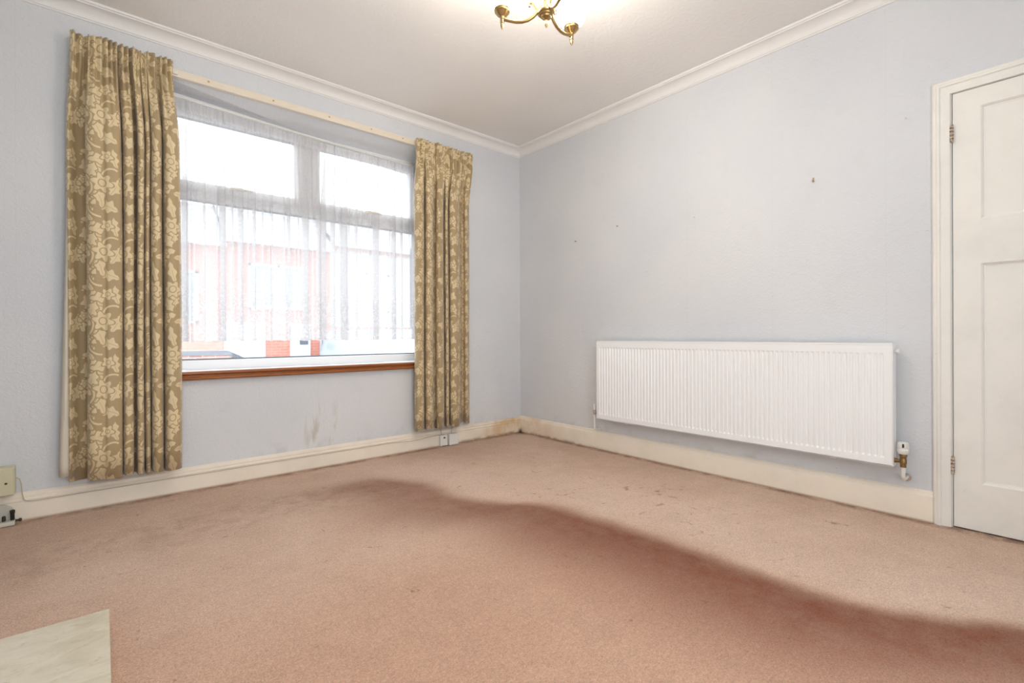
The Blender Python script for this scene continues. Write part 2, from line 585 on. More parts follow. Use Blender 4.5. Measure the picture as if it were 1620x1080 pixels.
DY0, DY1, DZ = -2.950, -3.712, 1.975       # door opening in the right wall
wr = MB()
wr.box(0, 0.2, DY0, 0.0, 0, ZC).box(0, 0.2, YB - 0.2, DY1, 0, ZC).box(0, 0.2, DY1, DY0, DZ, ZC).box(0.12, 0.2, DY1, DY0, 0, DZ)
struct(wr.build('wall_right', MT['wally']), 'pale blue grey embossed wallpaper wall behind the radiator')
struct(MB().box(XL - 0.2, XL, YB - 0.2, 0, 0, ZC).box(XL, XL + 0.32, -3.0, -1.0, 0, ZC).build('wall_fireplace', MT['wally']), 'papered wall with chimney breast')
wb = MB().box(XL, BX0, YB - 0.2, YB, 0, ZC).box(BX1, 0, YB - 0.2, YB, 0, ZC).box(BX0, BX1, YB - 0.2, YB, BZ1, ZC).box(BX0, BX1, YB - 0.2, YB, 0, BZ0)
struct(wb.build('wall_rear', MT['wallx']), 'papered wall with glazed doors added for daylight fill')
w2 = struct(MB().box(BX0, BX0 + .06, YB - .14, YB - .08, BZ0, BZ1).box(BX1 - .06, BX1, YB - .14, YB - .08, BZ0, BZ1)
            .box(BX0, BX1, YB - .14, YB - .08, BZ0, BZ0 + .08).box(BX0, BX1, YB - .14, YB - .08, BZ1 - .06, BZ1)
            .box((BX0 + BX1) / 2 - .05, (BX0 + BX1) / 2 + .05, YB - .14, YB - .08, BZ0, BZ1).build('added_fill_doors', MT['upvc'], bevel=.006), 'unseen white glazed doors added for daylight fill')  # out of view, added to let fill daylight into the room
for i in (0, 1):
    xa = BX0 + .06 if i == 0 else (BX0 + BX1) / 2 + .05
    xb = (BX0 + BX1) / 2 - .05 if i == 0 else BX1 - .06
    MB().box(xa, xb, YB - .112, YB - .106, BZ0 + .08, BZ1 - .06).build('glass_pane', MT['glass'], w2)

# cornice: coved profile (distance from wall, height)
cp = [(0, 2.500), (0.006, 2.500), (0.008, 2.506), (0.013, 2.508)]
for i in range(9):
    t = i / 8 * PI / 2
    cp.append((0.013 + 0.055 * (1 - math.cos(t)), 2.508 + 0.045 * math.sin(t)))
cp += [(0.072, 2.553), (0.074, 2.558), (0.081, 2.559), (0.083, 2.563), (0.083, ZC + 0.002), (0, ZC + 0.002)]
struct(MB().rings([[(XL, -d, z) for d, z in cp], [(-d, -d, z) for d, z in cp]]).build('trim_1', MT['cornice'], smooth=True, angle=25), 'white coved cornice above the window wall')
struct(MB().rings([[(-d, -d, z) for d, z in cp], [(-d, YB, z) for d, z in cp]]).build('trim_2', MT['cornice'], smooth=True, angle=25), 'white coved cornice above the radiator wall')

# skirting boards
bl = [(0, 0), (0.022, 0), (0.022, 0.086), (0.019, 0.089), (0.019, 0.093), (0.022, 0.096), (0.022, 0.100), (0.015, 0.107), (0.015, 0.111),
      (0.017, 0.114), (0.016, 0.122), (0.010, 0.130), (0.004, 0.134), (0, 0.134)]
struct(MB().rings([[(XL, -d, z) for d, z in bl], [(-0.02, -d, z) for d, z in bl]]).build('baseboard_left', MT['skirt_x'], smooth=True, angle=25), 'moulded cream skirting board below the window')
br_ = [(0, 0), (0.022, 0), (0.022, 0.112), (0.020, 0.122), (0.014, 0.130), (0.013, 0.136), (0.006, 0.143), (0, 0.145)]
struct(MB().rings([[(-d, 0, z) for d, z in br_], [(-d, -2.886, z) for d, z in br_]]).build('baseboard_right', MT['skirt_y'], smooth=True, angle=25), 'plain cream skirting board below the radiator')
struct(MB().rings([[(-d, DY1 - .065, z) for d, z in br_], [(-d, YB, z) for d, z in br_]]).build('baseboard_right', MT['skirt_y'], smooth=True, angle=25), 'short cream skirting board past the door')

# ------------------------------------------------------------------ window
FY = 0.16; FD = 0.065           # front face and depth of the frame
MX = -1.837                     # mullion centre
GT, GB = 2.192, 1.818           # top lights: glass top and bottom
TB = 1.710                      # underside of the transom
win = struct(MB().box(WX0, WX0 + .06, FY, FY + FD, WZ0, WZ1 + .03).box(WX1 - .06, WX1, FY, FY + FD, WZ0, WZ1 + .03)
             .box(WX0 + .06, WX1 - .06, FY, FY + FD, WZ0, WZ0 + .058).box(WX0 + .06, WX1 - .06, FY, FY + FD, GT + .055, WZ1 + .03)
             .build('window_1', MT['upvc'], bevel=.006), 'white plastic window with two top lights over one wide pane')
MB().box(WX0 + .06, WX1 - .06, FY, FY + FD, TB, TB + .055).build('transom', MT['upvc'], win, bevel=.006)
MB().box(MX - .035, MX + .035, FY, FY + FD, TB + .055, GT + .055).build('mullion', MT['upvc'], win, bevel=.006)
# fixed lower pane
gx0, gx1 = WX0 + .06, WX1 - .06
MB().box(gx0, gx1, FY + .03, FY + .036, WZ0 + .058, TB).build('glass_pane', MT['glass'], win)
MB().box(gx0, gx1, FY + .016, FY + .029, TB - .010, TB).box(gx0, gx1, FY + .016, FY + .029, WZ0 + .058, WZ0 + .066).build('pane_gasket', MT['gasket'], win)
for (a0, a1) in ((WX0 + .06, MX - .035), (MX + .035, WX1 - .06)):
    z0, z1 = TB + .055, GT + .055
    sh = MB()
    t = 0.052
    sh.box(a0, a0 + t, FY - .012, FY + .05, z0, z1).box(a1 - t, a1, FY - .012, FY + .05, z0, z1).box(a0 + t, a1 - t, FY - .012, FY + .05, z0, z0 + t).box(a0 + t, a1 - t, FY - .012, FY + .05, z1 - t, z1)
    so = sh.build('sash', MT['upvc'], win, bevel=.006)
    MB().box(a0 + t, a1 - t, FY + .02, FY + .026, z0 + t, z1 - t).build('sash_glass', MT['glass'], so)
    MB().box(a0 + t, a1 - t, FY + .005, FY + .019, z1 - t - .008, z1 - t).build('sash_gasket', MT['gasket'], so)
    hx = (a0 + a1) / 2 + 0.02
    h = MB().tube([(hx - .055, FY - .016, z0 + .03), (hx - .052, FY - .04, z0 + .032), (hx - .02, FY - .046, z0 + .038), (hx + .07, FY - .044, z0 + .036)], [.011, .010, .009, .007], 8)
    h.box(hx - .085, hx - .03, FY - .02, FY - .012, z0 + .014, z0 + .044)
    h.build('sash_handle', MT['plastic'], so, smooth=True)
# sill: white board with a varnished wooden nosing
MB().box(WX0 + .002, WX1 - .002, -.02, FY, WZ0 - .045, WZ0 - .001).build('sill_board', MT['upvc'], win)
np_ = [(-.005, .629), (-.030, .629), (-.040, .633), (-.044, .640), (-.040, .648), (-.034, .652), (-.034, .656), (-.046, .661), (-.052, .668), (-.052, .676), (-.048, .6795), (-.020, .6795), (-.005, .6795)]
MB().prism(np_, 'x', -2.72, -.96).build('sill_nosing', MT['sillwood'], win, smooth=True, angle=30)['label'] = 'varnished brown wooden nosing'
# net rail under the soffit
rail = tag(MB().tube([(WX0 + .01, .118, 2.297), (-1.85, .118, 2.252), (WX1 - .01, .118, 2.226)], .0085, 8).build('net_rail', MT['plastic'], smooth=True),
           'thin white rail carrying the net curtain under the window soffit', 'curtain rail')

# ------------------------------------------------------------------ outside
def outside():
    RY = 10.8                 # facade plane of the opposite terrace
    GZ = -0.95
    asph = mat_rough('street_asphalt', lin(122, 124, 128), lin(140, 142, 146), 8)
    brick = mat_brick('red_brick', lin(196, 124, 110), lin(204, 138, 124), lin(206, 152, 140))
    roofm = mat_rough('roof_slate', lin(166, 168, 174), lin(180, 182, 187), 3)
    white = plain('white_render', lin(190, 192, 196), 0.6)
    wood = plain('white_door_paint', lin(198, 202, 208), 0.4)
    gls = plain('far_window_glass', lin(150, 160, 172), 0.08)
    greyd = plain('dark_grey_coping', lin(96, 100, 110), 0.7)
    struct(MB().box(-30, 40, 0.4, 60, GZ - .2, GZ).build('ground', asph), 'grey street outside the window')
    pv = MB().box(-30, 40, 7.2, RY + .2, GZ, GZ + .10).build('pavement', mat_rough('paving', lin(168, 166, 162), lin(184, 182, 178), 6))
    struct(pv, 'pale pavement across the street')

    def house(x0, x1, label, items, eave, red=True):
        r = empty('terraced_house', ((x0 + x1) / 2, RY, GZ))
        tag(r, label, 'house', 'terraced houses across the street')
        inv = Vector((-(x0 + x1) / 2, -RY, -GZ))

        def P(mb, name, mt, par=None, **k):
            mb.v = [tuple(Vector(v) + inv) for v in mb.v]
            return mb.build(name, mt, par or r, **k)
        P(MB().box(x0, x1, RY, RY + 2.7, GZ, eave), 'house_wall', brick if red else white)
        # roof: stepped courses rising away from the street
        n = 6; rm = MB()
        for i in range(n):
            y0 = RY - .35 + i * .28; z0 = eave - .05 + i * .20
            rm.hexa([(x0, y0, z0), (x1, y0, z0), (x1, y0 + .34, z0 + .20), (x0, y0 + .34, z0 + .20),
                     (x0, y0, z0 + .05), (x1, y0, z0 + .05), (x1, y0 + .34, z0 + .25), (x0, y0 + .34, z0 + .25)])
        for i in range(n):
            y0 = RY + 3.05 - i * .28; z0 = eave - .05 + i * .20
            rm.hexa([(x0, y0 - .34, z0 + .20), (x1, y0 - .34, z0 + .20), (x1, y0, z0), (x0, y0, z0),
                     (x0, y0 - .34, z0 + .25), (x1, y0 - .34, z0 + .25), (x1, y0, z0 + .05), (x0, y0, z0 + .05)])
        P(rm, 'roof', roofm)
        P(MB().box(x0, x1, RY - .42, RY - .32, eave - .14, eave - .04), 'gutter', white)
        for it in items:
            k, a0, a1, z0, z1 = it[:5]
            if k == 'window':
                f = P(MB().box(a0, a0 + .07, RY - .05, RY + .02, z0, z1).box(a1 - .07, a1, RY - .05, RY + .02, z0, z1).box(a0, a1, RY - .05, RY + .02, z0, z0 + .07)
                      .box(a0, a1, RY - .05, RY + .02, z1 - .07, z1).box((a0 + a1) / 2 - .03, (a0 + a1) / 2 + .03, RY - .05, RY + .02, z0, z1), 'house_window', wood)
                mb = MB().box(a0 + .07, a1 - .07, RY - .02, RY - .005, z0 + .07, z1 - .07); mb.v = [tuple(Vector(v) + inv) for v in mb.v]
                mb.build('pane', gls, f)
            elif k == 'door':
                f = P(MB().box(a0, a1, RY - .06, RY + .02, z0, z1), 'house_door', wood)
                mb = MB().box((a0 + a1) / 2 - .02, (a0 + a1) / 2 + .2, RY - .075, RY - .06, z0 + 1.50, z0 + 1.68); mb.v = [tuple(Vector(v) + inv) for v in mb.v]
                mb.build('letter_plate', greyd, f)
            elif k == 'garage':
                f = P(MB().box(a0, a1, RY - .04, RY + .02, z0, z1), 'garage_door', wood)
                for q in range(6):
                    xa = a0 + (a1 - a0) * (q + .08) / 6; xb = a0 + (a1 - a0) * (q + .92) / 6
                    mb = MB().box(xa, xb, RY - .055, RY - .04, z0 + .1, z1 - .1); mb.v = [tuple(Vector(v) + inv) for v in mb.v]
                    mb.build('door_board', wood, f)
            elif k == 'band':
                P(MB().box(a0, a1, RY - .03, RY + .02, z0, z1), 'rendered_band', white)
        return r
    house(-6.5, -0.45, 'brick house across the street seen at the left of the window', [('window', -3.6, -2.0, 0.1, 1.7), ('window', -1.9, -1.0, 1.2, 2.5)], 3.25)
    house(-0.45, 2.25, 'house opposite with pale garage door beside a white front door', [('garage', -0.45, 0.52, GZ + .1, 1.25), ('door', 1.14, 1.68, GZ + .1, 1.25), ('window', 1.95, 2.12, .3, .9), ('window', 0.1, 1.6, 1.6, 2.8)], 3.4)
    house(2.25, 9.5, 'house opposite with rendered upper wall seen at the right of the window', [('band', 2.25, 9.5, 1.15, 3.4), ('window', 2.6, 4.1, 1.6, 2.8), ('window', 5.0, 6.2, 1.5, 2.8)], 3.6)
    # low garden wall with a dark coping that falls to the right
    gw = empty('garden_wall', (-1.6, 7.6, GZ)); tag(gw, 'low brick garden wall with dark coping across the street', 'wall')
    def q_(mb, n, mt, par): mb.v = [(v[0] + 1.6, v[1] - 7.6, v[2] - GZ) for v in mb.v]; return mb.build(n, mt, par)
    q_(MB().prism([(-4.2, GZ), (-.35, GZ), (-.35, .20), (-.95, .52), (-4.2, .52)], 'y', 7.6, 7.85), 'wall_body', mat_brick('garden_brick', lin(178, 104, 92), lin(196, 128, 114), lin(200, 180, 172)), gw)
    q_(MB().prism([(-4.25, .52), (-.96, .52), (-.30, .18), (-.28, .25), (-.95, .60), (-4.25, .60)], 'y', 7.55, 7.9), 'coping', greyd, gw)

    # parked vehicles
    def car(name, label, loc, prof, cab, wdt, colr, length, group):
        r = empty(name, loc); tag(r, label, 'car' if name == 'car' else 'van', group)
        paint = plain(name + '_paint', colr, 0.2)
        tyre = plain(name + '_tyre', (0.02, 0.02, 0.02), 0.8)
        h = wdt / 2
        MB().prism(prof, 'y', -h, h).build('body', paint, r, bevel=.05, seg=3)
        # cabin: roof narrower than waist
        lo = [p for p in cab]
        rings = [[(x, -h + .04 + (z - cab[0][1]) * .22, z) for x, z in lo], [(x, h - .04 - (z - cab[0][1]) * .22, z) for x, z in lo]]
        MB().rings(rings).build('cabin', paint, r, bevel=.03)
        cx = sum(p[0] for p in lo) / len(lo); cz = sum(p[1] for p in lo) / len(lo)
        g = [(cx + (x - cx) * .88, cz + (z - cz) * .72) for x, z in lo]
        gl = plain(name + '_glass', lin(176, 190, 204), 0.05)
        for sgn in (-1, 1):
            ring0 = [(x, sgn * (h - .028 - (z - cab[0][1]) * .22), z) for x, z in g]
            ring1 = [(x, sgn * (h - .06 - (z - cab[0][1]) * .22), z) for x, z in g]
            MB().rings([ring0, ring1]).build('side_window', gl, r)
        a, b = lo[0], lo[1]
        for (p, q) in ((lo[0], lo[1]), (lo[-1], lo[-2])):
            d = Vector((q[0] - p[0], q[1] - p[1])); nrm = Vector((-d.y, d.x)).normalized()
            if (nrm.x > 0) != (p[0] > cx): nrm = -nrm
            p1 = Vector(p) + d * .12; p2 = Vector(p) + d * .9
            w1 = h - .12; w2_ = h - .16 - (p2.y - cab[0][1]) * .22
            o1 = nrm * .012; o0 = nrm * -.02
            MB().hexa([(p1.x + o0.x, -w1, p1.y + o0.y), (p1.x + o1.x, -w1, p1.y + o1.y), (p1.x + o1.x, w1, p1.y + o1.y), (p1.x + o0.x, w1, p1.y + o0.y),
                       (p2.x + o0.x, -w2_, p2.y + o0.y), (p2.x + o1.x, -w2_, p2.y + o1.y), (p2.x + o1.x, w2_, p2.y + o1.y), (p2.x + o0.x, w2_, p2.y + o0.y)]).build('windscreen', gl, r)
        for sx in (-length * .32, length * .32):
            for sy in (-h + .02, h - .22):
                MB().lathe([(.1, 0), (.28, 0), (.31, .02), (.31, .18), (.28, .2), (.1, .2)], (sx, sy, .31), 20, 'y').build('wheel', tyre, r, smooth=True)
        return r
    cp1 = [(-2.05, .25), (2.05, .25), (2.08, .55), (2.0, .78), (1.0, .90), (-1.9, .92), (-2.08, .7)]
    cb1 = [(-1.75, .90), (-1.25, 1.42), (.2, 1.46), (.95, .90)]
    c = car('car', 'white parked car at the lower left of the window', (-2.35, 4.9, GZ), cp1, cb1, 1.72, lin(232, 234, 238), 4.1, 'parked vehicles in the street')
    cp2 = [(-2.4, .3), (2.4, .3), (2.42, .8), (2.3, 1.05), (1.5, 1.18), (-2.35, 1.2)]
    cb2 = [(-2.35, 1.18), (-2.30, 1.95), (.9, 1.98), (1.6, 1.18)]
    vn = car('van', 'white parked van at the right of the window', (2.65, 8.1, GZ), cp2, cb2, 1.8, lin(176, 188, 204), 4.8, 'parked vehicles in the street')
    vn.rotation_euler.z = -PI / 2
    tag(MB().lathe([(.09, 0), (.09, 1.0), (.06, 1.05), (.05, 4.4), (.04, 4.5)], (4.42, 9.90, GZ), 12).build('lamp_post', greyd, smooth=True),
        'dark street post against the brick beside the right curtain', 'post')


outside()

# ------------------------------------------------------------------ curtains
def catmull(P, n):
    out = []
    k = len(P)
    for i in range(k - 1):
        p0, p1, p2, p3 = P[max(i - 1, 0)], P[i], P[i + 1], P[min(i + 2, k - 1)]
        for j in range(n):
            t = j / n
            out.append(tuple(0.5 * ((2 * p1[c]) + (-p0[c] + p2[c]) * t + (2 * p0[c] - 5 * p1[c] + 4 * p2[c] - p3[c]) * t * t + (-p0[c] + 3 * p1[c] - 3 * p2[c] + p3[c]) * t ** 3) for c in range(2)))
    out.append(P[-1])
    return out


def resample(P, n):
    L = [0]
    for i in range(1, len(P)): L.append(L[-1] + math.dist(P[i], P[i - 1]))
    out = []; j = 0
    for i in range(n):
        t = L[-1] * i / (n - 1)
        while j < len(L) - 2 and L[j + 1] < t: j += 1
        f = (t - L[j]) / max(1e-9, L[j + 1] - L[j])
        out.append(tuple(P[j][c] + (P[j + 1][c] - P[j][c]) * f for c in range(len(P[0]))))
    return out, L[-1]


def curtain(label, bottom, xl, xr, ztop, zbot, seed, head_y=-.080, zdip=0.0, cloth=None):
    rnd = random.Random(seed)
    N = 420
    bot, L = resample(catmull(bottom, 10), N)
    # heading: same cloth gathered in small pencil pleats
    rows = []
    npl = 17
    ph = [rnd.uniform(-.5, .5) for _ in range(npl + 4)]
    amp = [rnd.uniform(.45, 1.3) for _ in range(npl + 4)]
    top = []
    for i in range(N):
        s0 = i / (N - 1)
        rel = max(0.0, min(1.0, (bot[i][0] - bot[0][0]) / (bot[-1][0] - bot[0][0])))
        s = .88 * rel + .12 * s0                 # folds run straight up into the heading
        q = min(s * npl + .35 * math.sin(9 * s + seed), npl + .5); q = max(q, 0.0); k = int(q)
        a = amp[k] * (1 - (q - k)) + amp[k + 1] * (q - k)
        pp = ph[k] * (1 - (q - k)) + ph[k + 1] * (q - k)
        y = head_y - .012 * a * math.sin(2 * PI * q + pp * 2.0) + (bot[i][1] + .085) * .16
        x = xl + (xr - xl) * s + .003 * math.sin(2 * PI * q + pp * 3)
        top.append((x, y))
    zs = [0, .012, .03, .05, .07, .085, .10, .12, .15, .19, .24, .30, .38, .48, .60, .75, .92, 1.1, 1.3, 1.5, 1.7, 1.9, 2.05, 1e9]
    H = ztop - zbot
    mb = MB(); mb.uv = []
    wob = [rnd.uniform(-1, 1) for _ in range(40)]
    for d in zs:
        d = min(d, H)
        t = max(0.0, min(1.0, (d - .06) / .42)); w_ = t * t * (3 - 2 * t)
        pinch = math.exp(-((d - .082) / .02) ** 2)
        for i in range(N):
            s = i / (N - 1)
            bx, by = bot[i]; tx, ty = top[i]
            # slight drift of the folds on their way down
            dr = .006 * math.sin(2.2 * d + 7 * s + seed) * w_ * (1 - d / H)
            x = tx + (bx - tx) * w_ + dr
            y = ty + (by - ty) * w_
            y += pinch * .012 + (.008 * math.sin(60 * s + 3 * math.sin(9 * s + seed)) * math.exp(-((d - .2) / .09) ** 2))
            z = ztop - d
            if d == 0: z += .0035 * math.sin(2 * PI * s * npl * .7) + .004 * math.sin(23 * s + seed)
            z += -zdip * s * (d / H)
            if d >= H: z += .006 * math.sin(31 * s + seed)
            mb.v.append((x, y, z)); mb.uv.append((s * L * 1.12 + seed * .37, z))
    R = len(zs)
    for r in range(R - 1):
        for i in range(N - 1):
            a = r * N + i
            mb.f.append((a, a + 1, a + N + 1, a + N))
    root = empty('curtain', ((xl + xr) / 2, -.06, zbot))
    inv = Vector((-(xl + xr) / 2, .06, -zbot))
    mb.v = [tuple(Vector(v) + inv) for v in mb.v]
    o = mb.build('curtain_panel', MT['damask'], root, smooth=True, angle=180)
    sd = o.modifiers.new('thickness', 'SOLIDIFY'); sd.thickness = .0022; sd.offset = 0
    tag(root, label, 'curtain', 'damask curtains at the window')
    return root, inv


def wx(px, off):
    """x on the plane y = off for the column px at eye height of the photograph (used once to read fold positions)"""
    u = (px - 810.0) / FPX
    d = fw + rt * u
    return CX + d.x * (off - CY) / d.y


LB = [(107, -.04), (110, -.07), (114, -.06), (124, -.03), (134, -.025), (138.5, -.03), (138, -.10), (142, -.13), (152, -.14), (165, -.13), (172, -.138), (186, -.135), (192, -.12), (193.5, -.07), (192.8, -.03),
      (194.5, -.03), (195, -.08), (198, -.12), (205, -.125), (210.5, -.11), (211, -.06), (210.5, -.02), (215, -.02), (217, -.06), (218, -.11), (222, -.125), (226.5, -.115), (228, -.07), (228, -.035), (229.5, -.04),
      (230, -.085), (233, -.11), (237, -.10), (238.3, -.05), (238, -.02), (240, -.025), (240.5, -.09), (245, -.125), (251, -.13), (256.5, -.115), (258, -.06), (257.8, -.025), (260, -.03), (261, -.09), (266, -.13), (276, -.135), (284, -.12), (287, -.09)]
lb = [(wx(p, d), d) for p, d in LB]
curL, invL = curtain('long gold damask curtain hanging at the left side of the window', lb, wx(113, -.075), wx(275, -.075), 2.395, .165, 3, zdip=.012)
# pale lining that shows along the outer edge
mb = MB(); n = 24
for i in range(n + 1):
    t = i / n; z = .19 + t * 1.35
    w0 = .032 * (1 - t) ** 1.1 + .004
    xr_ = wx(108, -.05) + .012
    drift = -.012 * t
    mb.v += [(xr_ - .012 - w0 + drift * .2, -.052, z), (xr_ - .012 - w0 * .45, -.060, z), (xr_ + .004, -.052, z)]
for i in range(n):
    for j in (0, 1):
        a = i * 3 + j; mb.f.append((a, a + 1, a + 4, a + 3))
mb.v = [tuple(Vector(v) + invL) for v in mb.v]
lo = mb.build('lining', MT['lining'], curL, smooth=True)
lo.modifiers.new('thickness', 'SOLIDIFY').thickness = .002
lo['label'] = 'off white lining'

RB = [(655.5, -.05), (657, -.09), (661, -.12), (667, -.12), (670.5, -.09), (671.5, -.03), (672.5, -.03), (673, -.09), (677, -.13), (683, -.125), (686, -.08), (688.5, -.06), (690.5, -.07), (691.5, -.11), (696, -.135), (701, -.12),
      (702.5, -.06), (703.5, -.04), (704.5, -.08), (707.5, -.11), (710, -.08), (710.5, -.04), (711.5, -.05), (713, -.10), (719, -.125), (725.5, -.11), (727.5, -.06), (730, -.03), (733.5, -.035), (735, -.07), (738, -.09), (742, -.06)]
rb = [(wx(p, d), d) for p, d in RB]
curR, invR = curtain('long gold damask curtain hanging between the window and the corner', rb, wx(659.5, -.075), wx(747, -.075), 2.372, .165, 5)

# batten above the window that carries both curtains
bat = tag(MB().box(-3.02, -.62, -.028, -.0005, 2.336, 2.380).build('curtain_batten', MT['pine'], bevel=.003), 'bare pine batten fixed along the wall above the window', 'batten')
for bx in (-2.45, -2.1, -1.75, -1.45, -1.2):
    MB().lathe([(.003, 0), (.006, -.002), (.004, -.004)], (bx, -.028, 2.36), 10, 'y').build('pine_knot', MT['knot'], bat)  # small discs standing for knots in the pine
tr_ = tag(MB().box(-3.03, -2.60, -.042, -.029, 2.345, 2.362).build('curtain_track', MT['plastic']), 'short white curtain track behind the left curtain heading', 'curtain track', 'curtain tracks')
tr2 = tag(MB().box(-1.09, -.615, -.042, -.029, 2.345, 2.362).build('curtain_track', MT['plastic']), 'short white curtain track behind the right curtain heading', 'curtain track', 'curtain tracks')


# ------------------------------------------------------------------ net curtain
def net():
    rnd = random.Random(11)
    NX = 560
    x0, x1 = WX0 + .03, WX1 - .03
    # folds: each one advances, doubles back, advances again
    P = [(x0, .0)]; xcur = x0
    while xcur < x1 - .03:
        adv = rnd.uniform(.018, .075); back = rnd.choice([.008, .014, .022, .034, .05]) if rnd.random() < .8 else 0
        dep = rnd.uniform(.006, .016)
        P.append((xcur + adv * .5, -dep)); P.append((xcur + adv + back * .5, -.002))
        P.append((xcur + adv - back * .5, .008)); xcur += adv
        P.append((xcur + .006, .004))
    P.append((x1, 0))
    bot, L = resample(catmull(P, 6), NX)
    ROW = [0, .02, .035, .05, .07, .10, .15, .22, .32, .45, .62, .82, 1.02, 1.2, 1.3, 1.36, 1.40, 1.42, 1.44]
    mb = MB(); mb.uv = []
    for d in ROW:
        w_ = max(0, min(1, (d - .03) / .5)); w_ = .25 + .75 * w_
        for i in range(NX):
            s = i / (NX - 1)
            bx, by = bot[i]
            ex = x0 + (x1 - x0) * s
            x = ex + (bx - ex) * (w_ if d > .06 else .5)
            fine = .004 * math.sin(s * 560 + 3 * math.sin(s * 40)) * math.exp(-(d / .25))
            y = .118 + by * w_ * 1.0 + fine
            if d <= .02: y = .110 + fine * .6
            ztop = 2.284 + (2.214 - 2.284) * s + .012 * math.sin(PI * s) * -1.2
            zb = .851
            z = ztop + (zb - ztop) * (d / 1.44)
            if d > 1.43: z += .007 * abs(math.sin(s * 95)) - .004
            mb.v.append((x, y, z)); mb.uv.append((s * L, 1.44 - d))
    for r in range(len(ROW) - 1):
        for i in range(NX - 1):
            a = r * NX + i; mb.f.append((a, a + 1, a + NX + 1, a + NX))
    o = mb.build('net_curtain', MT['net'], smooth=True, angle=180)
    tag(o, 'sheer white net curtain with lace border across the window', 'net curtain')


net()

